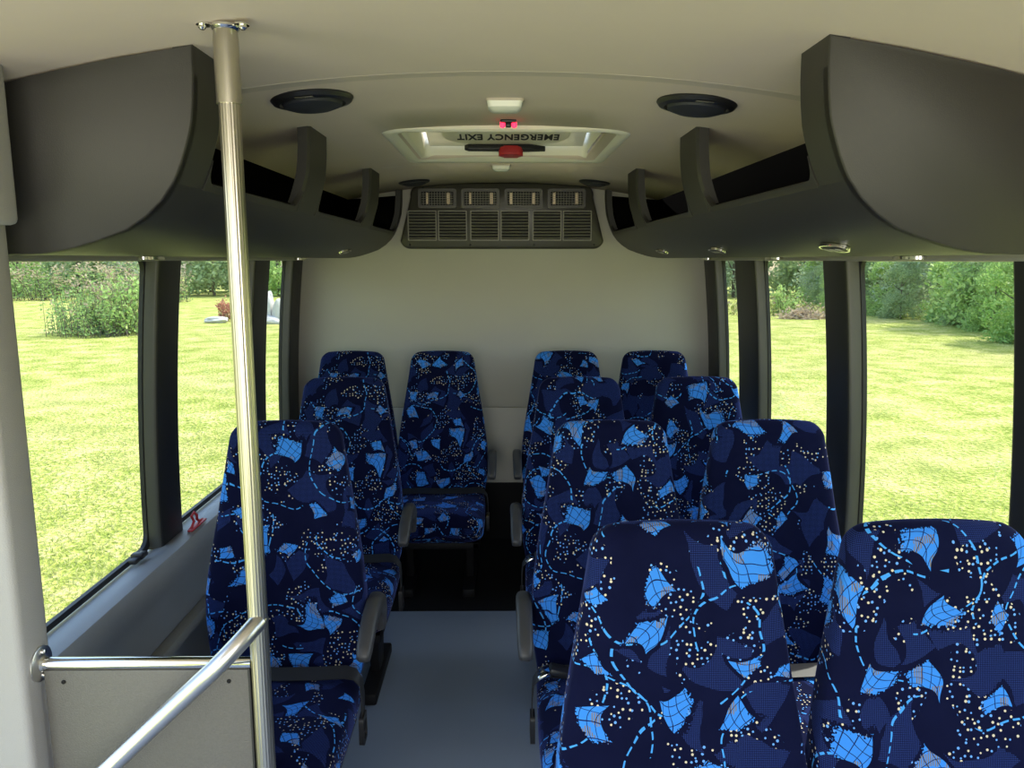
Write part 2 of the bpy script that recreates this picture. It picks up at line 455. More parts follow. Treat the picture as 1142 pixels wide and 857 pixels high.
# back wall: two panels with a seam, black kick panel
b = B()
b.box((-1.24, YB, .80), (1.24, YB + .04, 2.2), .004); b.box((-1.24, YB, .3), (1.24, YB + .04, .797), .004)
struct(b.done('wall_back', M['back']))
b = B(); b.box((-1.2, YB - .012, .004), (1.2, YB - .0005, .35), .003); struct(b.done('baseboard_back', M['black_floor']))

WIN = {-1: [(1.70, 2.55), (2.735, 3.54), (3.77, 4.18)], 1: [(.55, 1.58), (1.715, 2.55), (2.745, 3.49), (3.80, 4.16)]}
ZT, ZS = 1.637, .655
tn = 3
for s, side in ((-1, 'left'), (1, 'right')):
    y0 = 1.42 if s < 0 else YF
    # lower wall with rounded ledge, as one profile swept along the bus
    prof = [(1.245, .0), (1.245, .640), (1.215, .652), (1.185, .660), (1.150, .661), (1.125, .655), (1.112, .640), (1.107, .615), (1.112, .585), (1.125, .55), (1.140, .50), (1.150, .40), (1.150, 0.)]
    b = B(); b.loft([[(s * x, y, z) for x, z in prof] for y in (y0, YB)])
    b.mi = 1
    hp = [(1.245, 2.02), (1.245, ZT - .002), (1.19, ZT - .002), (1.113, ZT), (1.108, ZT + .006), (1.105, 1.70), (1.105, 1.99)]
    b.loft([[(s * x, y, z) for x, z in hp] for y in (y0, YB)])
    struct(b.done('wall_' + side, [M['wall'], M['header']]))
    # posts between the windows
    edges = [w for w in WIN[s]]
    posts = [(edges[i][1], edges[i + 1][0]) for i in range(len(edges) - 1)] + [(edges[-1][1], YB)]
    if s > 0: posts = [(YF, edges[0][0])] + posts
    for (a, c) in posts:
        rings = []
        for k in range(17):
            z = .652 + (ZT - .652) * k / 16; x = wx(z)
            rings.append([(s * (x + .055), a, z), (s * (x + .012), a, z), (s * (x + .003), a + .004, z), (s * x, a + .014, z), (s * x, c - .014, z), (s * (x + .003), c - .004, z), (s * (x + .012), c, z), (s * (x + .055), c, z)])
        b = B(); b.loft(rings)
        for f in b.bm.faces:
            if all(abs(v.co.y - a) < .006 for v in f.verts) or all(abs(v.co.y - c) < .006 for v in f.verts): f.material_index = 1
        struct(b.done('trim_%d' % tn, [M['post'], M['jamb']], angle=50)); tn += 1
    # windows: black rubber frame with rounded lower corners, and the pane
    for wi, (a, c) in enumerate(WIN[s]):
        root = bpy.data.objects.new('window_%d' % (len([o for o in bpy.data.objects if o.name.startswith('window_') and o.type == 'EMPTY']) + 1), None)
        C.objects.link(root); root.location = (0, (a + c) / 2, ZS); struct(root)
        inv = Vector((0, -(a + c) / 2, -ZS))
        def at(y, z, dx=.045): return Vector((s * (wx(z) + dx), y, z)) + inv
        def outline(m, r):
            pts = []
            for (p, q) in rrect(a + m * .45, c - m * .45, ZS + .004 + m, ZT + .012 - m * .3, r, 5): pts.append((p, q))
            out = []                                          # densify the sides so the frame follows the bulge
            for (p, q), (p2, q2) in zip(pts, pts[1:] + pts[:1]):
                nn = 8 if abs(q2 - q) > .3 else 1
                for k in range(nn): out.append((p + (p2 - p) * k / nn, q + (q2 - q) * k / nn))
            return out
        O_, I_ = outline(-.006, .03), outline(.011, .045)
        b = B(); b.ring([at(*p, .043) for p in O_], [at(*p, .045) for p in I_], (s * .014, 0, 0))
        b.done('window_frame', M['frame'], root)
        V, F = [], []
        for k in range(13):
            z = ZS + .01 + (ZT - ZS - .012) * k / 12
            V += [at(a, z, .05), at(c, z, .05), at(a, z, .054), at(c, z, .054)]
            if k:
                i = 4 * k
                F += [(i - 4, i - 3, i + 1, i), (i - 2, i + 2, i + 3, i - 1)]
        n = len(V); F += [(0, 2, 3, 1), (n - 4, n - 3, n - 1, n - 2)]
        for k in range(12):
            i = 4 * k; F += [(i, i + 4, i + 6, i + 2), (i + 1, i + 3, i + 7, i + 5)]
        mesh('pane', V, F, M['glass'], root)
        if wi < 3 and s < 0:
            b = B(); yy = c - .13; p = at(yy, ZS + .02, .02)
            b.box(p - Vector((.012, .045, .008)), p + Vector((.012, .045, .008)), .004)
            b.box(p - Vector((.020, .012, .004)), p + Vector((.018, .012, .016)), .004)
            b.done('latch', M['black'], root)
    # seat track rail low along the wall
    b = B(); b.box((s * 1.105 if s > 0 else -1.150, y0 + .02, .335), (1.150 if s > 0 else s * 1.105, YB - .02, .375), .008)
    struct(b.done('trim_%d' % tn, M['header'])); tn += 1

# front left: pillar by the entrance door
b = B(); b.box((-1.24, 1.33, 0.), (-.888, 1.42, 2.0), .014, seg=3)
b.box((-1.24, 1.305, 1.70), (-.853, 1.40, 2.0), .012, seg=3)
struct(b.done('trim_%d' % tn, M['pillar'])); tn += 1

# ---------------------------------------------------------- overhead racks
PROF = [(1.100, 1.652), (.98, 1.650), (.90, 1.650), (.863, 1.651), (.83, 1.6555), (.797, 1.663), (.75, 1.677), (.698, 1.696), (.66, 1.721), (.63, 1.749), (.607, 1.780)]
UP = [(.607, 1.780), (.599, 1.795), (.588, 1.82), (.579, 1.845), (.571, 1.87), (.566, 1.890), (.561, 1.93), (.558, 1.97), (.557, 2.02)]
def upx(z):
    for (xa, za), (xc, zc) in zip(UP, UP[1:]):
        if z <= zc: return xa + (xc - xa) * max(0, (z - za) / (zc - za))
    return .557
def rack(s, label, ystart):
    root = thing('overhead_rack', label, 'luggage rack', (0, ystart, 1.65), 'overhead luggage racks')
    inv = Vector((0, -ystart, -1.65))
    P = lambda x, y, z: Vector((s * x, y, z)) + inv
    Y1 = YB - .004
    # lower shell (solid sheet 14 mm)
    b = B()
    inner = [(x + .012, z + .012) for x, z in PROF]
    ringp = PROF + inner[::-1]
    b.loft([[P(x, y, z) for x, z in ringp] for y in (ystart, 2.0, 2.8, 3.6, Y1)])
    # comb of uprights with filleted openings; outline in (y, z), lofted as strips
    zl = 1.795
    posts = [(ystart, 1.525 if s > 0 else 1.605), (2.31, 2.53), (3.34, 3.57), (4.335, Y1)]
    def wall_z(y):                       # lower edge of the opening, rising into the uprights with a fillet
        r = .045; z = zl
        for a, c in posts:
            if a <= y <= c: return None
            for e in (a, c):
                d = abs(y - e)
                if d < r: z = max(z, zl + r - math.sqrt(max(0, r * r - (r - d) ** 2)))
        return z
    ys = []
    y = ystart
    for (a, c), nx in zip(posts, posts[1:] + [None]):
        ys.append(('p', a, c))
        if nx: ys.append(('o', c, nx[0]))
    t = .036
    for kind, a, c in ys:
        if kind == 'p':
            top = [zz for _, zz in UP][:-1] + [cz(.557) + .01]
            bev = .008
            rings = []
            for z in top:
                x = upx(z); ba = .0005 if a == ystart else bev; q = [(x + t, a), (x + ba, a), (x, a + ba), (x, c - bev), (x + bev, c), (x + t, c)]
                rings.append([P(xx, yy, z) for xx, yy in q])
            b.loft(rings)
        else:
            r = .045
            smp = [a + r * (1 - math.cos(PI / 2 * k / 8)) for k in range(9)] + [a + (c - a) * k / 4 for k in (1, 2, 3)] + [c - r * (1 - math.cos(PI / 2 * k / 8)) for k in range(8, -1, -1)]
            rings = []
            for yy in smp:
                d = min(yy - a, c - yy); zz = zl + (r - math.sqrt(max(0, r * r - (r - d) ** 2)) if d < r else 0)
                pr = []
                for k in range(5):
                    z = 1.778 + (zz - .004 - 1.778) * k / 4; pr.append(P(upx(z), yy, z))
                pr += [P(upx(zz) + .005, yy, zz), P(upx(zz) + .018, yy, zz), P(upx(1.778) + .018, yy, 1.778)]
                rings.append(pr)
            b.loft(rings)
    b.done('shell', M['rack'], root, angle=40)
    # black lining: tray and back
    L1 = [(.615, 1.80), (.625, 1.785), (.645, 1.755), (.68, 1.725), (.75, 1.70), (.83, 1.69), (.85, 1.70), (.86, 1.968)]
    V = [P(x, y, z) for x, z in L1 for y in (ystart + .02, Y1 - .004)]
    F = [(2 * i, 2 * i + 1, 2 * i + 3, 2 * i + 2) for i in range(len(L1) - 1)]
    ne = len(V); V += [P(x, Y1 - .005, z) for x, z in L1[1:]] + [P(.585, Y1 - .005, 1.99), P(.58, Y1 - .005, 1.86)]; F.append(tuple(range(ne, len(V))))
    o = mesh('lining', V, F, M['liner'], root); md = o.modifiers.new('s', 'SOLIDIFY'); md.thickness = .004
    # front end panel with rounded lip
    out = [(1.104, 1.656)] + PROF[1:] + UP[1:-1] + [(.557, cz(.557) - .002)] + [(x, cz(x) - .002) for x in (.7, .85, 1., 1.104)]
    c0 = Vector((.85, 0, 1.84))
    def rr(k, y): return [P(x + (c0.x - x) * k, y, z + (c0.z - z) * k) for x, z in out]
    b = B(); b.loft([rr(.0, ystart + .02), rr(.0, ystart + .002), rr(.003, ystart - .0015), rr(.009, ystart - .003)])
    tag(b.done('end_panel', M['rack'], root, angle=60), 'flat dark end panel of the rack')
    # reading lamps on the belly
    for yy, x in READ[s]:
        for k, (px, pz) in enumerate(zip(PROF, PROF[1:])):
            if pz[0] <= x <= px[0]: break
        f = (px[0] - x) / (px[0] - pz[0]); z = px[1] + (pz[1] - px[1]) * f
        tx = Vector((s * (px[0] - pz[0]), 0, px[1] - pz[1])).normalized()    # across the belly, downwards to the wall
        nrm = Vector((-s * -tx.z * s, 0, -abs(tx.x)))
        nrm = Vector((tx.z * (-1 if s > 0 else -1) , 0, -abs(tx.x)))
        nrm = Vector((-s * abs(tx.z), 0, -abs(tx.x)))
        ctr = P(x, yy, z)
        u = Vector((0, 1, 0)); w = u.cross(nrm).normalized()
        def ell(a_, c_, h): return [ctr + u * a_ * math.cos(t_) + w * c_ * math.sin(t_) + nrm * h for t_ in (2 * PI * q / 28 for q in range(28))]
        b = B(); b.loft([ell(.060, .026, -.004), ell(.060, .026, .004), ell(.056, .023, .009), ell(.048, .017, .011)])
        lamp = tag(b.done('reading_lamp', M['black'], root), 'oval black reading lamp with a chrome rim')
        b = B(); b.ring(ell(.0615, .0275, .001), ell(.056, .0235, .001), nrm * .008); b.done('bezel', M['chrome'], lamp)
        b = B()
        for dy in (-.030, 0, .030):
            b.lathe([(0, .012), (.010, .0118), (.011, .009), (.011, 0)], c=(0, 0, 0), n=14)
            vs = list(b.bm.verts)[-4 * 14:]
            mt = Matrix((( w.x, u.x, nrm.x, (ctr + u * dy).x), (w.y, u.y, nrm.y, (ctr + u * dy).y), (w.z, u.z, nrm.z, (ctr + u * dy).z), (0, 0, 0, 1)))
            for v in vs: v.co = mt @ v.co
        b.done('lens', M['lampglow'], lamp)
    return root
READ = {1: [(1.80, .765), (2.74, .75), (3.62, .735), (1.86, .97), (2.80, .97), (3.75, .97)], -1: [(2.16, .97), (2.86, .97), (3.62, .735), (3.74, .97)]}
rack(-1, 'dark overhead luggage rack above the left windows behind the grab pole', 1.465)
rack(1, 'dark overhead luggage rack above the right windows', 1.39)

# ------------------------------------------------------ grab pole and panel
PX, PY = -.468, 1.38
zc = cz(PX)
pole = thing('grab_pole', 'stainless steel floor to ceiling grab pole at the entrance', 'grab pole', (PX, PY, 0))
b = B(); b.loft([[(.0176 * (1 + .016 * math.cos(20 * a)) * math.cos(a), .0176 * (1 + .016 * math.cos(20 * a)) * math.sin(a), z) for a in (2 * PI * k / 160 for k in range(160))] for z in (.002, .7, 1.4, zc - .01)]); b.done('tube', M['steel'], pole)
b = B(); b.lathe([(.0185, zc - .130), (.0212, zc - .130), (.0212, zc - .03), (.0195, zc - .012), (.018, zc - .004)], n=28)
tag(b.done('sleeve', M['steel'], pole), 'wider steel sleeve at the top of the pole')
def flange(zf, sg, name):
    b = B(); b.lathe([(.024, zf), (.024, zf + sg * .004), (.021, zf + sg * .008), (.018, zf + sg * .009)], n=28)
    for a in (200, 340):
        x, y = .033 * math.cos(math.radians(a)), .033 * math.sin(math.radians(a))
        b.lathe([(.013, zf), (.013, zf + sg * .003), (.0, zf + sg * .003)], c=(x, y, 0), n=16)
    f = b.done(name, M['chrome'], pole)
    for a in (200, 340):
        x, y = .036 * math.cos(math.radians(a)), .036 * math.sin(math.radians(a))
        b = B(); b.lathe([(.0065, zf + sg * .002), (.0065, zf + sg * .007), (.004, zf + sg * .010), (0, zf + sg * .0105)], c=(x, y, 0), n=14)
        b.done('screw', M['chrome'], f)
flange(zc - .003, -1, 'ceiling_flange'); flange(.001, 1, 'floor_flange')
# entry handrail welded to the pole, bending down towards the door steps
def bez(p0, p1, p2, p3, n=14):
    out = []
    for k in range(n + 1):
        t = k / n; u = 1 - t
        out.append(Vector(p0) * u ** 3 + Vector(p1) * 3 * u * u * t + Vector(p2) * 3 * u * t * t + Vector(p3) * t ** 3)
    return out
path = bez((.002, -.008, .964), (-.006, -.040, .957), (-.042, -.073, .921), (-0.079, -0.08, 0.888)) + [(-0.169, -0.095, 0.806), (-0.249, -0.105, 0.731), (-0.348, -0.12, 0.641), (-0.374, -0.124, 0.612), (-0.386, -0.126, 0.575), (-0.388, -0.126, 0.52), (-0.388, -0.126, 0.25), (-0.388, -0.126, 0.001)]
b = B(); b.tube(path, .0170, 22); tag(b.done('handrail', M['steel_rail'], pole), 'slanting steel handrail joined to the pole')
b = B(); b.lathe([(.0178, .958), (.0195, .964), (.0178, .970)], n=24); b.done('weld_collar', M['steel'], pole)

pan = thing('modesty_panel', 'grey metal modesty panel between door pillar and grab pole', 'partition', (PX, PY, 0))
zr = .878
b = B(); b.box((-.412, -.006, .02), (-.020, .006, zr - .012), .003)
b.done('panel', M['panel'], pan)
b = B(); b.tube([(-.420, 0, zr), (-.2, 0, zr), (-.017, 0, zr)], .0115, 16, sx=1.); b.done('top_rail', M['chrome'], pan)
b = B(); b.box((-.0235, -.009, .02), (-.0185, .009, zr - .008), .002); tag(b.done('edge_trim', M['black'], pan), 'black rubber edge beside the pole')
b = B(); b.lathe([(.034, -.420), (.034, -.4165), (.031, -.415), (.016, -.413), (.0125, -.409)], c=(0, 0, zr), n=24, axis='X')
fl = b.done('wall_flange', M['steel_rail'], pan)
for a in (90, 270):
    b = B(); b.lathe([(.005, -.415), (.005, -.409), (.002, -.407)], c=(0, 0, zr + .024 * math.sin(math.radians(a))), n=12, axis='X'); b.done('screw', M['chrome'], fl)
for x in (-.375, -.06):
    b = B(); b.lathe([(.004, -.006), (.004, -.008), (.0015, -.009)], c=(x, 0, zr - .035), n=12, axis='Y'); b.done('screw', M['legm'], pan)

# -------------------------------------------------------------------- seats
WT = [(.36, .205), (.42, .222), (.50, .235), (.58, .238), (.66, .236), (.74, .227), (.82, .215), (.90, .201), (.98, .188), (1.06, .175), (1.12, .166), (1.17, .158)]
WT_WIDE = [(z, w * (1.085 if z < .8 else 1.085 - .11 * min(1, (z - .8) / .25))) for z, w in WT]
ZTOP = 1.156
def sell(t, n): 
    c, s_ = math.cos(t), math.sin(t)
    return math.copysign(abs(c) ** (2 / n), c), math.copysign(abs(s_) ** (2 / n), s_)
def fabric_loft(name, rings, vs, parent, center_uv=True):
    """rings of equal length starting at the back; u = arc length measured from the ring's front centre"""
    n = len(rings[0]); V = [p for r in rings for p in r]; F, U = [], []
    ul = []
    for r in rings:
        acc = [0.]
        for i in range(n): acc.append(acc[-1] + (Vector(r[(i + 1) % n]) - Vector(r[i])).length)
        mid = acc[n // 2]; ul.append([a - mid for a in acc])
    for j in range(len(rings) - 1):
        for i in range(n):
            k = (i + 1) % n
            F.append((j * n + i, j * n + k, (j + 1) * n + k, (j + 1) * n + i))
            U.append(((ul[j][i], vs[j]), (ul[j][i + 1], vs[j]), (ul[j + 1][i + 1], vs[j + 1]), (ul[j + 1][i], vs[j + 1])))
    for j, rev in ((0, True), (len(rings) - 1, False)):
        idx = list(range(n)); 
        if rev: idx = idx[::-1]
        F.append(tuple(j * n + i for i in idx)); U.append(tuple((rings[j][i][0], vs[j] + (rings[j][i][1] + rings[j][i][2]) * .5) for i in idx))
    return mesh(name, V, F, M['fabric'], parent, True, U, angle=60)
def backrest(parent, WT=WT):
    zs = [.325, .332, .35, .37, .42, .48, .54, .60, .66, .72, .78, .84, .90, .96, 1.02, 1.07, 1.11]
    r = .042; zs += [ZTOP - r + r * math.sin(PI / 2 * k / 9) for k in range(0, 10)]
    zs = sorted(set(round(z, 5) for z in zs)); N_ = 56
    rings, vs = [], []
    v = 0; last = None
    for z in zs:
        w = lerp_table(WT, z); yf = -(ZTOP - z) * .130 - .018 * math.sin(PI * min(1, max(0, (z - .42) / .5))) ** 2
        d = .058 - .020 * min(1, max(0, (z - .45) / .7)); sh = 0
        if z > ZTOP - r:
            k = (z - (ZTOP - r)) / r; sh = r * (1 - math.sqrt(max(0, 1 - k * k)))
        if z < .35: sh = (.35 - z) * .8
        w2, d2 = w - sh * .95, max(.004, d - sh * .86)
        ring = []
        for i in range(N_):
            t = PI / 2 + 2 * PI * i / N_                        # starts at the back centre
            cx, sy = sell(t, 4.6 if z < 1.1 else 4.0)
            x = cx * w2; y = yf + d + sy * d2
            if sy < 0:                                             # slightly proud side bolsters
                q = abs(x) / w; y += (.010 * math.exp(-(q * 1.6) ** 2) - .006) * min(1, max(0, (1.1 - z) / .15)) 
            zz = z
            if z > ZTOP - r: zz += .010 * (1 - (x / w) ** 2) * ((z - (ZTOP - r)) / r)
            ring.append((x, y, zz))
        if last is not None: v += math.hypot(z - last[0], (sh - last[1]))
        last = (z, sh); vs.append(v); rings.append(ring)
    return fabric_loft('backrest', rings, vs, parent)
def cushion(parent):
    ys = [-.055, -.06, -.10, -.2, -.3, -.38, -.44]
    r = .055; ye = -.525; ys += [ye + r - r * math.sin(PI / 2 * k / 8) for k in range(0, 9)]
    N_ = 48; rings, vs = [], []; v = 0; last = None
    for y in ys:
        sh = 0
        if y < ye + r:
            k = (ye + r - y) / r; sh = r * (1 - math.sqrt(max(0, 1 - k * k)))
        w = .222 + .006 * math.sin(PI * min(1, max(0, -(y + .05) / .5)))
        zt_, zb_ = .424 + .012 * min(1, -y / .45), .296 + .02 * (y + .5)
        c = (zt_ + zb_) / 2; hz = (zt_ - zb_) / 2
        ring = []
        for i in range(N_):
            t = -PI / 2 + 2 * PI * i / N_
            cx, sy = sell(t, 4.2)
            x = cx * (w - sh * .8); z = c + sy * max(.012, hz - sh * 1.0)
            if sy > 0: z += .006 * (1 - (x / w) ** 2)
            ring.append((x, y, z))
        if last is not None: v += math.hypot(y - last[0], (sh - last[1]) * .9)
        last = (y, sh); vs.append(1.3 - v); rings.append(ring)
    return fabric_loft('cushion', rings, vs, parent)
def armrest(parent, s):
    pth = [(.055, .500), (.050, .550), (.030, .585), (-.010, .609), (-.060, .617), (-.115, .612), (-.170, .596), (-.220, .571), (-.247, .553), (-.252, .548)]
    hw = [.016, .020, .023, .024, .024, .0235, .023, .022, .019, .012]; hh = [.030, .033, .034, .032, .028, .025, .023, .021, .018, .010]
    rings = []
    for i, (y, z) in enumerate(pth):
        p, q = Vector(pth[max(0, i - 1)]), Vector(pth[min(len(pth) - 1, i + 1)])
        t = (q - p).normalized(); n = Vector((-t.y, t.x)) * -1
        if i <= 1: n = Vector((1, 0)) if i == 0 else n
        ring = []
        for k in range(20):
            a = 2 * PI * k / 20; cx, sy = sell(a, 3.2)
            ring.append((s * .262 + cx * hw[i], y + n.x * sy * hh[i], z + n.y * sy * hh[i]))
        rings.append(ring)
    b = B(); b.loft(rings)
    a = b.done('armrest', M['arm'], parent, angle=60)
    b = B(); b.lathe([(.030, s * .228), (.034, s * .236), (.034, s * .246), (.028, s * .250)], c=(0, .052, .525), n=20, axis='X')
    b.done('pivot', M['black'], a)
    tag(a, 'grey plastic armrest on the aisle side'); return a
def ribbon(b, pts, w, th=.0028):
    """pts: list of (point, width direction)"""
    rings = []
    for i, (p, wd) in enumerate(pts):
        p, wd = Vector(p), Vector(wd).normalized()
        t = (Vector(pts[min(i + 1, len(pts) - 1)][0]) - Vector(pts[max(i - 1, 0)][0])).normalized()
        n = t.cross(wd).normalized()
        rings.append([p + wd * w / 2 + n * th / 2, p - wd * w / 2 + n * th / 2, p - wd * w / 2 - n * th / 2, p + wd * w / 2 - n * th / 2])
    b.loft(rings)
def belt(parent, s, kind):
    zt = .443; b = B()
    wd = (0, .92, .39)
    pts = [((-s * .222, -.135, zt + .002), wd), ((-s * .13, -.140, zt + .010), wd), ((0, -.148, zt + .009), wd), ((s * .11, -.150, zt + .012), wd), ((s * .190, -.150, zt + .016), wd),
           ((s * .218, -.152, zt + .010), (0, 1, .25)), ((s * .236, -.156, zt - .012), (0, 1, 0)), ((s * .240, -.160, zt - .05), (0, 1, 0)), ((s * .240, -.163, zt - .115), (0, 1, 0))]
    ribbon(b, pts, .046)
    be = b.done('seat_belt', M['belt'], parent, angle=50)
    # loop / buckle hanging beside the cushion
    b = B(); o = [(s * .232, y, z) for y, z in rrect(-.193, -.135, zt - .195, zt - .105, .014, 4)]; i_ = [(s * .232, y, z) for y, z in rrect(-.183, -.145, zt - .18, zt - .125, .010, 4)]
    b.ring(o, i_, (s * .014, 0, 0)); tag(b.done('buckle_loop', M['black'], be), 'black loop hanging at the cushion side')
    if kind == 'buckle':
        b = B(); b.box((s * .16 - .030, -.178, zt + .010), (s * .16 + .030, -.132, zt + .030), .006, Matrix.Rotation(math.radians(-s * 14), 4, 'Y'))
        bu = tag(b.done('buckle', M['black'], be), 'black buckle with a steel tongue')
        b = B(); b.box((s * .112 - .016, -.174, zt + .016), (s * .112 + .016, -.140, zt + .022), .002); b.done('tongue', M['chrome'], bu)
        b = B(); b.box((s * .205 - .020, -.180, zt + .006), (s * .205 + .020, -.130, zt + .020), .005, Matrix.Rotation(math.radians(s * 24), 4, 'Y')); b.done('anchor_plate', M['chrome'], bu)
    return be
def make_seat(s, arm=True, bk='plain', wide=False):
    root = thing('bus_seat', '-', 'seat')
    backrest(root, WT_WIDE if wide else WT); cushion(root)
    if arm: armrest(root, s)
    belt(root, s, bk)
    b = B(); b.box((-.205, -.48, .262), (.205, -.44, .296), .006); b.box((-.205, -.12, .262), (.205, -.08, .305), .006)
    b.box((-.205, -.48, .262), (-.17, -.08, .296), .006); b.box((.17, -.48, .262), (.205, -.08, .296), .006)
    b.done('seat_frame', M['legm'], root)
    for sx in (-1, 1):
        b = B(); x = sx * .15
        b.prism([(x - .018, -.34, .28), (x - .018, -.16, .28), (x - .018, -.20, .05), (x - .018, -.30, .05)], (.036, 0, 0), .004)
        b.box((x - .03, -.46, .0045), (x + .03, -.06, .050), .008)
        b.done('leg', M['legm'], root)
    return root
protos = {}
def seat(x, y, s, arm, bk, label, wide=False):
    k = (s, arm, bk, wide)
    if k in protos: o = copy_tree(protos[k])
    else: o = protos[k] = make_seat(s, arm, bk)
    o.location = (x, y, 0); o['label'] = label; o['group'] = 'patterned bus seats'
R1, R2, R3, R4 = 1.322, 2.23, 3.10, 4.02
seat(.325, R1, -1, True, 'buckle', 'nearest aisle-side navy patterned seat on the right of the aisle, showing only its backrest')
seat(.795, R1, -1, False, 'plain', 'nearest window-side navy patterned seat, in the lower right corner')
seat(.320, R2, -1, True, 'buckle', 'second-row aisle seat on the right with a steel belt buckle on its cushion')
seat(.795, R2, -1, False, 'buckle', 'second-row seat on the right beside the large window')
seat(.310, R3, -1, True, 'buckle', 'third-row aisle seat on the right, directly behind the second-row aisle seat')
seat(.795, R3, -1, False, 'plain', 'third-row window seat on the right, in front of the rear window posts')
seat(.330, R4, -1, True, 'plain', 'back-row aisle seat on the right against the back wall')
seat(.795, R4, -1, False, 'plain', 'back-row window seat in the right rear corner')
seat(-.652, R2, 1, True, 'plain', 'single navy patterned seat on the left directly behind the grab pole', True)
seat(-.655, R3, 1, True, 'plain', 'second single seat on the left, behind the one at the grab pole', True)
seat(-.325, R4, 1, True, 'plain', 'back-row aisle seat on the left with its whole cushion front showing')
seat(-.800, R4, 1, False, 'plain', 'back-row window seat in the left rear corner')

# ---------------------------------------------------------- air conditioner
ac = thing('air_conditioner', 'dark rear air conditioning unit with grilles high on the back wall', 'air conditioner', (-.010, YB - .004, 1.70))
def acp(x, z, d): return (x, -.050 - d - .05 * (.34 - z) * 0, z)
def out_ac(m):
    base = [(-.46, .342), (-.25, .352), (0, .355), (.25, .352), (.46, .342)]
    L_ = []
    cs_ = [(.46 - m, .342 - m, .040, 0, 75), (.562 - m, .0 + m, .055, -15, -90), (-.562 + m, 0 + m, .055, -90, -165), (-.46 + m, .342 - m, .04, 105, 180)]
    pts = []
    for k in range(7):
        a = math.radians(80 - 95 * k / 6); pts.append((.470 - m + .05 * math.cos(a) - .02, .292 - m + .05 * math.sin(a)))
    for k in range(8):
        a = math.radians(-12 - 78 * k / 7); pts.append((.505 - m + .055 * math.cos(a), .055 + m + .055 * math.sin(a)))
    for k in range(8):
        a = math.radians(-90 - 78 * k / 7); pts.append((-.505 + m + .055 * math.cos(a), .055 + m + .055 * math.sin(a)))
    for k in range(7):
        a = math.radians(195 - 95 * k / 6); pts.append((-.450 + m + .05 * math.cos(a), .292 - m + .05 * math.sin(a)))
    pts += [(-.22, .352 - m), (0, .355 - m), (.22, .352 - m)]
    return pts
b = B(); b.loft([[(x, 0, z) for x, z in out_ac(0)], [(x, -.055, z) for x, z in out_ac(0)], [(x, -.066, z) for x, z in out_ac(.004)], [(x, -.070, z) for x, z in out_ac(.012)]])
hs = b.done('housing', M['ac'], ac, angle=50)
for i in range(4):
    cx = -.352 + .2345 * i; z0, z1 = .228, .312
    b = B(); b.ring([(x, -.068, z) for x, z in rrect(cx - .104, cx + .104, z0 - .010, z1 + .010, .014)], [(x, -.068, z) for x, z in rrect(cx - .088, cx + .088, z0 + .006, z1 - .006, .008)], (0, -.012, 0))
    v = b.done('air_vent', M['ac'], ac)
    b = B(); b.box((cx - .089, -.073, z0 + .004), (cx + .089, -.0705, z1 - .004)); b.done('opening', M['ac_dark'], v, smooth=False)
    b = B()
    for k in range(5):
        z = z0 + .016 + k * .0125; b.box((cx - .086, -.080, z - .0012), (cx + .086, -.074, z + .0012))
    for k in range(11):
        x = cx - .075 + k * .015; b.box((x - .001, -.079, z0 + .007), (x + .001, -.0735, z1 - .007))
    b.done('grille', M['ac_slat'], v, smooth=False)
    for q in ((-.062, -.050), (.052, .068)) if i < 2 else ((-.076, -.060), (.048, .064)):
        b = B(); b.box((cx + q[0], -.0745, z0 + .012), (cx + q[1], -.0732, z1 - .012)); b.done('coil_fin', M['fin'], v, smooth=False)
for i in range(6):
    cx = -.436 + .1655 * i + (.010 if i >= 2 else 0) + (.010 if i >= 4 else 0); z0, z1 = .048, .200
    b = B(); b.box((cx - .075, -.0735, z0), (cx + .075, -.0705, z1)); o = b.done('louver_panel', M['ac_dark'], ac, smooth=False)
    b = B()
    for k in range(9):
        z = z0 + .010 + k * .0165
        b.box((cx - .073, -.082, z - .002), (cx + .073, -.073, z + .0025), .001, Matrix.Rotation(math.radians(28), 4, 'X'))
    b.ring([(x, -.070, z) for x, z in rrect(cx - .079, cx + .079, z0 - .004, z1 + .006, .004, 2)], [(x, -.070, z) for x, z in rrect(cx - .073, cx + .073, z0 + .002, z1, .003, 2)], (0, -.010, 0))
    b.done('slats', M['ac_slat'], o, smooth=False)
for x, z in ((-.43, .325), (.43, .325), (-.505, .022), (.505, .022), (-.175, .020), (.175, .020)):
    b = B(); b.lathe([(.006, -.068), (.006, -.073), (.003, -.075)], c=(x, 0, z), n=12, axis='Y'); b.done('screw', M['black'], hs)

# ----------------------------------------------------------------- roof hatch
hx, hy = .010, (HY0 + HY1) / 2
hatch = thing('roof_hatch', 'cream emergency exit roof hatch with a red handle', 'roof hatch', (hx, hy, 2.058))
def hr(ax, y0, y1, r, z, bow=0.): return [(x, y, z - .095 * x * x + bow) for x, y in rrect(-ax, ax, y0, y1, r, 6)]
HA, D0, D1 = .400, -.404, .404
b = B()
b.loft([hr(.402, D0, D1, .07, .012), hr(.402, D0, D1, .07, -.003), hr(.392, D0 + .01, D1 - .01, .065, -.010), hr(.362, D0 + .04, D1 - .04, .055, -.008), hr(.352, D0 + .05, D1 - .05, .05, .000),
        hr(.338, D0 + .066, D1 - .066, .045, .002), hr(.330, D0 + .074, D1 - .074, .04, .010), hr(.318, D0 + .082, D1 - .086, .04, .10), hr(.312, D0 + .086, D1 - .090, .04, .175)], caps=False)
b.done('frame', M['cream'], hatch, angle=50)
b = B(); b.box((-.310, -.640, .0), (.310, .0, .014), .005)
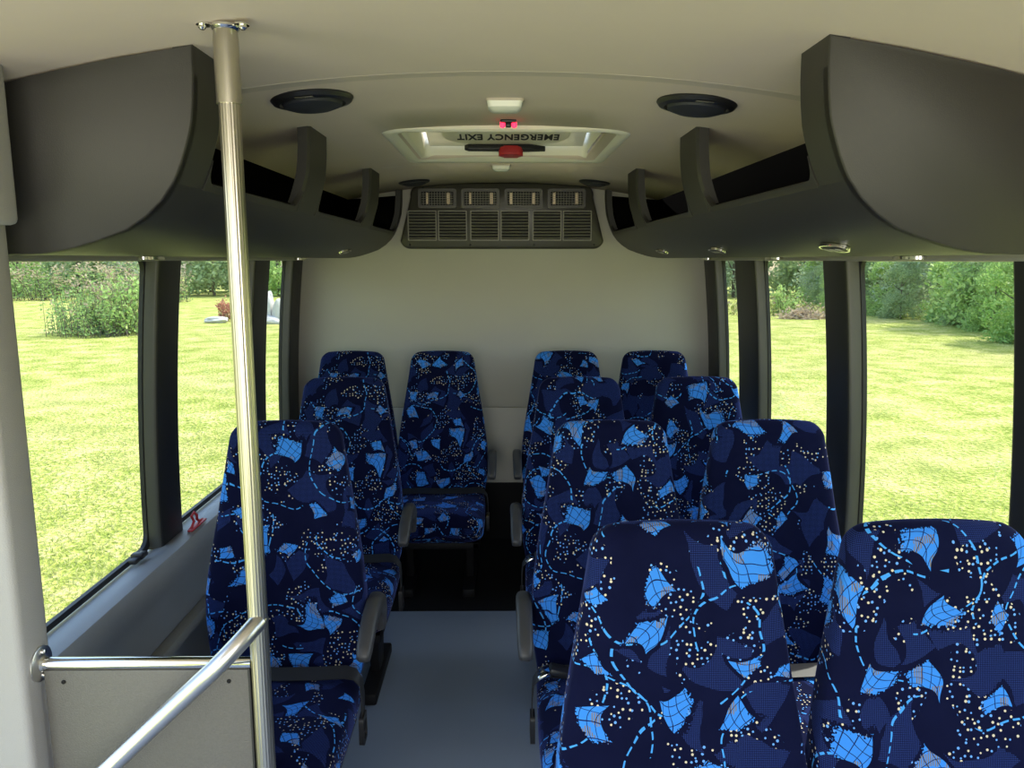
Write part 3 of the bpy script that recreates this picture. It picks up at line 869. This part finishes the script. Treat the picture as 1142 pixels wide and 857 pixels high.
b.loft([[(x, y, .002) for x, y in rrect(-.250, .250, -.585, -.035, .10)], [(x, y, -.006) for x, y in rrect(-.235, .235, -.57, -.05, .09)], [(x, y, -.008) for x, y in rrect(-.215, .215, -.55, -.07, .08)]])
lid = b.done('lid', M['lid'], hatch, angle=50)
TILT = math.radians(-11); lid.location = (0, .312, .034); lid.rotation_euler = (TILT, 0, 0)   # propped open at the front
for s in (-1, 1):
    b = B(); b.box((s * .265 - .03, -.02, .055), (s * .265 + .03, .05, .085), .004, Matrix.Rotation(math.radians(s * 18), 4, 'Z'))
    tag(b.done('hinge_bracket', M['jamb'], hatch), 'grey bracket in the hatch corner')
def text(body, size, mt, parent, loc, rot, off=0., name='lettering', ext=.0006):
    cu = bpy.data.curves.new('t', 'FONT'); cu.body = body; cu.size = size; cu.align_x = 'CENTER'; cu.align_y = 'CENTER'; cu.offset = off; cu.extrude = ext; cu.space_character = 1.08
    to = bpy.data.objects.new('t', cu); C.objects.link(to)
    bpy.context.view_layer.update()
    me = bpy.data.meshes.new_from_object(to.evaluated_get(bpy.context.evaluated_depsgraph_get()))
    bpy.data.objects.remove(to); bpy.data.curves.remove(cu)
    me.materials.clear(); me.materials.append(mt); me.name = name
    xs = [v.co.x for v in me.vertices]; W = max(xs) - min(xs)
    o = link(bpy.data.objects.new(name, me), parent); o.location = loc; o.rotation_euler = rot
    return o, W
ROT_TXT = (0, PI, 0)       # text-right = -X, text-up = +Y, facing down
tx, W = text('EMERGENCY EXIT', .085, M['ink'], lid, (.008, -.135, -.0088), ROT_TXT, .0022)
tx.scale = (.395 / W, 1.0, 1)
b = B(); b.prism([(x, y - .262, -.012) for x, y in ((-.165, .208), (-.15, .194), (.09, .194), (.115, .204), (.155, .218), (.155, .223), (.10, .222), (.09, .230), (-.15, .223))], (0, 0, -.022), .003)
hd = tag(b.done('handle', M['black'], hatch), 'black release lever'); hd.location = lid.location; hd.rotation_euler = lid.rotation_euler
b = B(); b.prism([(x + .018, y - .262, -.022) for x, y in rrect(-.048, .048, .185, .235, .022)], (0, 0, -.034), .008); tag(b.done('grip', M['red'], hd), 'red release knob')
tag(tx, 'black capital letters upside down to the viewer')

# -------------------------------------------------- small things on the ceiling
def dome_light(y, x, w, d, label):
    o = thing('dome_light', label, 'ceiling light', (x, y, cz(x)), 'white ceiling lights')
    b = B(); b.loft([[(p, q, .002) for p, q in rrect(-w, w, -d, d, .012)], [(p, q, -.006) for p, q in rrect(-w, w, -d, d, .012)]]); b.done('base', M['seam'], o)
    b = B(); b.loft([[(p, q, -.006) for p, q in rrect(-w + .003, w - .003, -d + .003, d - .003, .010)], [(p, q, -.020) for p, q in rrect(-w + .006, w - .006, -d + .006, d - .006, .012)], [(p, q, -.028) for p, q in rrect(-w + .016, w - .016, -d + .016, d - .016, .012)]])
    b.done('lens', M['lens'], o)
dome_light(2.135, .003, .050, .042, 'white ceiling light in front of the roof hatch')
dome_light(3.53, -.012, .044, .034, 'small white ceiling light behind the roof hatch')
al = thing('alarm_light', 'small black fitting with two glowing red lamps at the hatch edge', 'warning light', (.014, 2.425, cz(.014)))
b = B(); b.box((-.024, -.018, -.008), (.024, .018, .002), .004); b.box((-.009, -.010, -.020), (.009, .010, -.006), .004); b.done('base', M['black'], al)
for s in (-1, 1):
    b = B(); b.lathe([(.002, -.022), (.007, -.020), (.0085, -.015), (.008, -.005)], c=(s * .0175, 0, 0), n=16); tag(b.done('lamp', M['led'], al), 'glowing red lamp')

def speaker(x, y, label, k=1.):
    o = thing('ceiling_speaker', label, 'speaker', (x, y, cz(x)), 'round black ceiling speakers')
    b = B(); b.lathe([(.098, .004), (.100, -.004), (.094, -.012), (.080, -.016), (.074, -.012), (.074, -.004)], n=40); b.done('rim', M['black'], o)
    b = B(); b.lathe([(.075, -.008), (.070, -.020), (.050, -.027), (.02, -.030), (0, -.0305)], n=36); b.done('mesh_cover', M['speaker_mesh'], o)
    b = B(); b.box((-.022, -.092, -.0165), (.022, -.076, -.014), .001); b.done('badge', M['jamb'], o)
    o.scale = (k, k, k); o.rotation_euler = (0, math.atan(.20 * x), 0)
speaker(-.470, 1.985, 'round black ceiling speaker just right of the grab pole')
speaker(.485, 2.02, 'round black ceiling speaker beside the right luggage rack front post')
speaker(-.455, 4.03, 'far black ceiling speaker above the left end of the air conditioner', .8)
speaker(.462, 4.03, 'far black ceiling speaker above the right end of the air conditioner', .8)

# red emergency pull cord on the left ledge
b = B(); pth = [(-1.150, 2.70, .664), (-1.146, 2.72, .672), (-1.143, 2.735, .69), (-1.147, 2.725, .712), (-1.142, 2.74, .722), (-1.138, 2.752, .708), (-1.142, 2.76, .690), (-1.146, 2.79, .672), (-1.147, 2.82, .668)]
b.tube(pth, .005, 10)
b.box((-1.152, 2.69, .6635), (-1.132, 2.83, .670), .003)
tag(b.done('pull_cord', M['cordred']), 'small red pull cord lying on the left window ledge', 'cord')

# ------------------------------------------------------------------- outdoors
G = -.75
def ground():
    xs = np.linspace(-90, 90, 91); ys = np.linspace(-40, 110, 76)
    V = [(x, y, G + .10 * mnoise.noise(Vector((x * .08, y * .08, 0))) * min(1, max(0, (math.hypot(x, y) - 5) / 12))) for y in ys for x in xs]
    n = len(xs); F = [(j * n + i, j * n + i + 1, (j + 1) * n + i + 1, (j + 1) * n + i) for j in range(len(ys) - 1) for i in range(n - 1)]
    struct(mesh('ground', V, F, M['grass']))
ground()
rng = np.random.default_rng(3)
def cards(P, size, up=.35, aspect=.55, jit=.4):
    n = len(P); d = rng.normal(size=(n, 3)); d[:, 2] = d[:, 2] * .7 + up; d /= np.linalg.norm(d, axis=1)[:, None]
    r = rng.normal(size=(n, 3)); e = np.cross(d, r); e /= np.linalg.norm(e, axis=1)[:, None]
    s = size * (1 + jit * rng.uniform(-1, 1, n))[:, None]
    V = np.stack([P, P + (d * .5 + e * aspect * .5) * s, P + d * s, P + (d * .5 - e * aspect * .5) * s], 1).reshape(-1, 3)
    F = np.arange(4 * n).reshape(-1, 4)
    return V, F
def fmesh(name, V, F, mt, parent):
    me = bpy.data.meshes.new(name); me.from_pydata(V.tolist(), [], F.tolist()); me.materials.append(mt); me.update()
    return link(bpy.data.objects.new(name, me), parent)
def tree(kind, h, r, nl, leaf, mt, trunk_h, name='tree', cat='tree', low=.12):
    root = thing(name, '-', cat)
    b = B(); pth = [(0, 0, -.2), (.03 * h * .3, 0, h * .25), (-.02 * h * .4, .02 * h, h * .55), (0, 0, h * .85)]
    b.tube(pth, [h * .016, h * .013, h * .008, h * .003], 10)
    for k in range(7):
        a = k * 2.4; z = h * (.2 + .09 * k); e = r * .75 * (1 - k * .07)
        b.tube([(0, 0, z), (math.cos(a) * e * .5, math.sin(a) * e * .5, z + h * .05), (math.cos(a) * e, math.sin(a) * e, z + h * .12)], [h * .008, h * .006, h * .002], 6)
    b.done('trunk', M['bark'], root)
    # crown: clumps of leaves around branch tips
    nc = 46; ctr = []
    for k in range(nc):
        z = rng.uniform(low, .95); prof = math.sin(PI * min(1, (z - low * .5) / (1.02 - low * .5))) ** .6 if kind == 'round' else (1.02 - z) ** .8
        if kind == 'round': prof = max(prof, .85 if z < .5 else 0)
        if rng.uniform() < .3: z = rng.uniform(0, .3); prof = 1.
        a = rng.uniform(0, 2 * PI); q = r * prof * math.sqrt(rng.uniform(.25, 1))
        ctr.append((q * math.cos(a), q * math.sin(a), z * h))
    ctr = np.array(ctr); idx = rng.integers(0, nc, nl)
    P = ctr[idx] + rng.normal(size=(nl, 3)) * np.array([.17 * r, .17 * r, .045 * h])
    P[:, 2] = np.abs(P[:, 2]) + .02
    V, F = cards(P, leaf)
    fmesh('foliage', V, F, mt, root); return root
def weeds(h, r, stems, mt, top, name, pink=0., leaf=.10):
    root = thing(name, '-', 'bush')
    b = B(); pts, tips = [], []
    for k in range(stems):
        a, q = rng.uniform(0, 2 * PI), r * math.sqrt(rng.uniform(0, 1)); x, y = q * math.cos(a), q * math.sin(a)
        hh = h * rng.uniform(.45, 1) * (1 - .35 * (q / r) ** 2); lx, ly = rng.normal(0, .12 * h, 2)
        b.tube([(x, y, -.05), (x + lx * .4, y + ly * .4, hh * .5), (x + lx, y + ly, hh)], [.010, .008, .003], 5)
        m = int(26 * hh / h) + 6
        for t in rng.uniform(.08, 1, m): pts.append((x + lx * t + rng.normal(0, .05 * h * .5), y + ly * t + rng.normal(0, .05 * h * .5), hh * t))
        tips.append((x + lx, y + ly, hh))
    b.done('stems', M['bark'], root)
    V, F = cards(np.array(pts), leaf); fmesh('leaves', V, F, mt, root)
    if pink:
        tp = np.array(tips); sel = tp[rng.uniform(size=len(tp)) < pink]
        P = np.repeat(sel, 14, 0) + rng.normal(size=(len(sel) * 14, 3)) * np.array([.07, .07, .10])
        V, F = cards(P, .10, .8); tag(fmesh('seed_heads', V, F, top, root), 'dry pinkish brown seed heads')
    return root
TP = [tree('round', 7, 1.95, 4200, .30, M['leaf_far'], 1, low=.0), tree('round', 7, 2.0, 4200, .28, M['leaf_light'], 1, low=.0), tree('cone', 9, 2.0, 4600, .28, M['leaf_pine'], 1, low=.0)]
TP.append(tree('round', 7, 2.0, 11000, .17, M['leaf_far'], 1, low=.0)); TP.append(tree('cone', 9, 2.0, 12000, .17, M['leaf_pine'], 1, low=.0)); TP.append(tree('round', 7, 2.0, 11000, .19, M['leaf_light'], 1, low=.0))
used = set()
def put(i, x, y, sc_, label, group, rot=None):
    if i in used: o = copy_tree(TP[i])
    else: o = TP[i]; used.add(i)
    o.location = (x, y, G - .05); o.scale = (sc_,) * 3; o.rotation_euler = (0, 0, rng.uniform(0, 6.28) if rot is None else rot)
    o['label'] = label; o['group'] = group
# far edge of the field, left
for r in range(2):
    for k, x in enumerate(np.linspace(-46, -2, 11)):
        put((0, 2, 0, 1)[(k + r) % 4], x + 2.2 * r, 52.5 + 5.2 * r + rng.uniform(-.4, .4), rng.uniform(.9, 1.05), 'tree in the far tree line beyond the field on the left', 'far tree line on the left')
    for k, x in enumerate(np.linspace(6, 46, 10)):
        put((0, 1, 2, 0)[(k + r) % 4], x + 2.2 * r, 50 + 5.2 * r + rng.uniform(-.4, .4), rng.uniform(.9, 1.05), 'tree in the far tree line beyond the field on the right', 'far tree line on the right')
# wood edge along the right of the field
for r in range(2):
    for k in range(7):
        put((4, 3, 4, 5, 4, 3, 4)[k] if r == 0 else (3, 4, 3, 4, 3, 4, 3)[k], 17.6 + .1 * k - .3 * (k % 2) + 4.6 * r, 13.5 + 4.6 * k + 2.2 * r, rng.uniform(.92, 1.02), 'tree in the wood edge along the right side of the field', 'wood edge on the right')
for k in range(9):
    put((5, 3)[k % 2], 16.1 + .35 * (k % 3), 25.2 + 2.0 * k, rng.uniform(.34, .42), 'low shrub at the foot of the right wood edge', 'shrubs at the foot of the wood edge'); 
put(5, 15.4, 22.6, .55, 'bright green broad-leaved tree standing forward of the right wood edge', None)
# bush clump on the left lawn
bsh = [weeds(1.75, 1.0, 70, M['weed'], M['weed_pink'], 'weed_clump', .12), weeds(2.35, .9, 60, M['weed'], M['weed_pink'], 'weed_clump', .7), weeds(2.2, 1.1, 80, M['leaf_light'], M['weed_pink'], 'leafy_shrub', 0, .15)]
for o, x, y, l in ((bsh[0], -14.0, 25.2, 'tall green weeds at the left of the clump on the left lawn'), (bsh[1], -13.0, 25.6, 'weeds with pinkish seed heads in the middle of the clump on the left lawn'), (bsh[2], -12.0, 25.4, 'bright leafy shrub at the right of the clump on the left lawn')):
    o.location = (x, y, G); o['label'] = l
o = copy_tree(bsh[0]); o.location = (-13.1, 24.6, G); o.scale = (1.1, .8, .75); o['label'] = 'low dark weeds at the front foot of the clump on the left lawn'
o = copy_tree(bsh[1]); o.location = (-22.5, 46, G); o.scale = (2.6, 1.5, 1.2); o['label'] = 'broad dry bush at the foot of the left tree line behind the weed clump'
o = copy_tree(bsh[1]); o.location = (-28.5, 47, G); o.scale = (2.6, 1.5, 1.1); o['label'] = 'broad dry bush at the far left foot of the left tree line'
o = copy_tree(bsh[1]); o.location = (-19, 44, G); o.scale = (1.3, 1.2, .95); o['label'] = 'narrow dry bush at the tree line seen just left of the first left post'
o = weeds(.9, .35, 26, M['weed_red'], M['weed_red'], 'red_weed', .8, .09); o.location = (-10.9, 30.6, G); o['label'] = 'small reddish weed behind the white rock'
o = weeds(1.5, .6, 50, M['leaf_light'], M['weed_pink'], 'field_shrub', 0, .12); o.location = (12.3, 33.5, G); o['label'] = 'upright light green shrub beside the brush pile on the right'
o = weeds(.7, 3.0, 90, M['blade'], M['weed_pink'], 'tall_grass', .5, .16); o.location = (12.0, 35.5, G); o['label'] = 'patch of tall dry grass behind the brush pile on the right'; o['category'] = 'grass'

def rock(name, x, y, sx, sy, sz, label, mt=None, cat='rock', seed=1):
    bm = bmesh.new(); bmesh.ops.create_icosphere(bm, subdivisions=4, radius=1)
    for v in bm.verts:
        n = mnoise.noise(v.co * 1.6 + Vector((seed * 7, 0, 0))); v.co *= 1 + .28 * n + .08 * mnoise.noise(v.co * 6)
        v.co = Vector((v.co.x * sx, v.co.y * sy, v.co.z * sz))
    me = bpy.data.meshes.new(name); bm.to_mesh(me); bm.free(); me.materials.append(mt or M['stone']); me.shade_smooth()
    o = link(bpy.data.objects.new(name, me)); o.location = (x, y, G + sz * .55); tag(o, label, cat)
rock('field_rock', -11.05, 29.8, .45, .3, .16, 'low white rock lying on the lawn beside the grab pole', seed=2)
rock('field_rock', -8.9, 29.2, .5, .3, .2, 'white rock at the base of the pale stone stack, seen in the left rear window', seed=3)
rock('stone_block', -8.5, 29.35, .24, .2, .62, 'upright pale stone standing on the white rock in the left rear window', cat='stone', seed=4)
rock('stone_block', -8.95, 29.5, .22, .2, .85, 'tallest pale stone of the stack in the left rear window', cat='stone', seed=5)
# dry brush pile on the right
root = thing('brush_pile', 'tan pile of dry brush on the right lawn', 'brush pile', (12.2, 31.2, G))
b = B()
for k in range(140):
    a, q = rng.uniform(0, 2 * PI), math.sqrt(rng.uniform(0, 1)); x, y = .95 * q * math.cos(a), .5 * q * math.sin(a); z = .5 * (1 - q) * rng.uniform(.3, 1)
    d = rng.normal(0, .25, 3); b.tube([(x, y, z + .02), (x + d[0] * 1.4, y + d[1], max(.02, z + d[2] * .5))], .018, 5)
tag(b.done('twigs', M['brush'], root, smooth=False), kind='stuff')
V, F = cards(rng.normal(size=(600, 3)) * np.array([.45, .25, .13]) + np.array([0, 0, .15]), .16); fmesh('dry_leaves', V, F, M['weed_pink'], root)['kind'] = 'stuff'

# turf: short blades over the part of the lawn nearest the windows
def turf(label, sx, n, name):
    u = rng.uniform(0, 1, n); dist = 2.2 * (26 / 2.2) ** u; a = rng.uniform(.12, 1.45, n) if sx > 0 else rng.uniform(.25, 1.45, n)
    P = np.stack([sx * (1.2 + dist * np.sin(a)), 1.2 + dist * np.cos(a), np.full(n, G - .012)], 1)
    V, F = cards(P, .042, 1.2, .20, .5)
    o = fmesh(name, V, F, M['blade'], None); tag(o, label, 'grass', None, 'stuff')
turf('short lawn grass outside the left windows', -1, 90000, 'lawn_grass')
turf('short lawn grass outside the right windows', 1, 90000, 'lawn_grass')

# ------------------------------------------------------------------- light
w = bpy.data.worlds.new('world'); sc.world = w; w.use_nodes = True
nt = w.node_tree; bg = nt.nodes['Background']
sky = nt.nodes.new('ShaderNodeTexSky'); sky.sky_type = 'NISHITA'; sky.sun_disc = False
SUN_EL, SUN_AZ = math.radians(58), math.radians(62)      # azimuth clockwise from the rear of the bus: high on the right
sky.sun_elevation = SUN_EL; sky.sun_rotation = SUN_AZ; sky.air_density = 1.2; sky.dust_density = 2.
nt.links.new(sky.outputs['Color'], bg.inputs['Color']); bg.inputs['Strength'].default_value = .40
sun = bpy.data.lights.new('sun', 'SUN'); sun.energy = 3.9; sun.angle = math.radians(1.); sun.color = (1, .95, .86)
so = link(bpy.data.objects.new('sun', sun))
d = Vector((math.sin(SUN_AZ) * math.cos(SUN_EL), math.cos(SUN_AZ) * math.cos(SUN_EL), math.sin(SUN_EL)))
so.rotation_euler = (-d).to_track_quat('-Z', 'Y').to_euler()
# fill lamps added at the windscreen and open door to brighten the interior
def area(name, loc, rot, sx, sy, e, col):
    l = bpy.data.lights.new(name, 'AREA'); l.shape = 'RECTANGLE'; l.size = sx; l.size_y = sy; l.energy = e; l.color = col
    o = link(bpy.data.objects.new(name, l)); o.location = loc; o.rotation_euler = rot; return o
area('windscreen_fill', (0, YF + .02, 1.35), (PI / 2, 0, 0), 2.0, 1.1, 24, (1, .93, .86))
area('door_fill', (-1.2, .45, 1.1), (PI / 2, 0, -PI / 2), .9, 1.8, 7, (1, .98, .9))

sc.view_settings.view_transform = 'Standard'; sc.view_settings.look = 'None'; sc.view_settings.gamma = 1
sc.view_settings.use_curve_mapping = False; sc.view_settings.exposure = .5
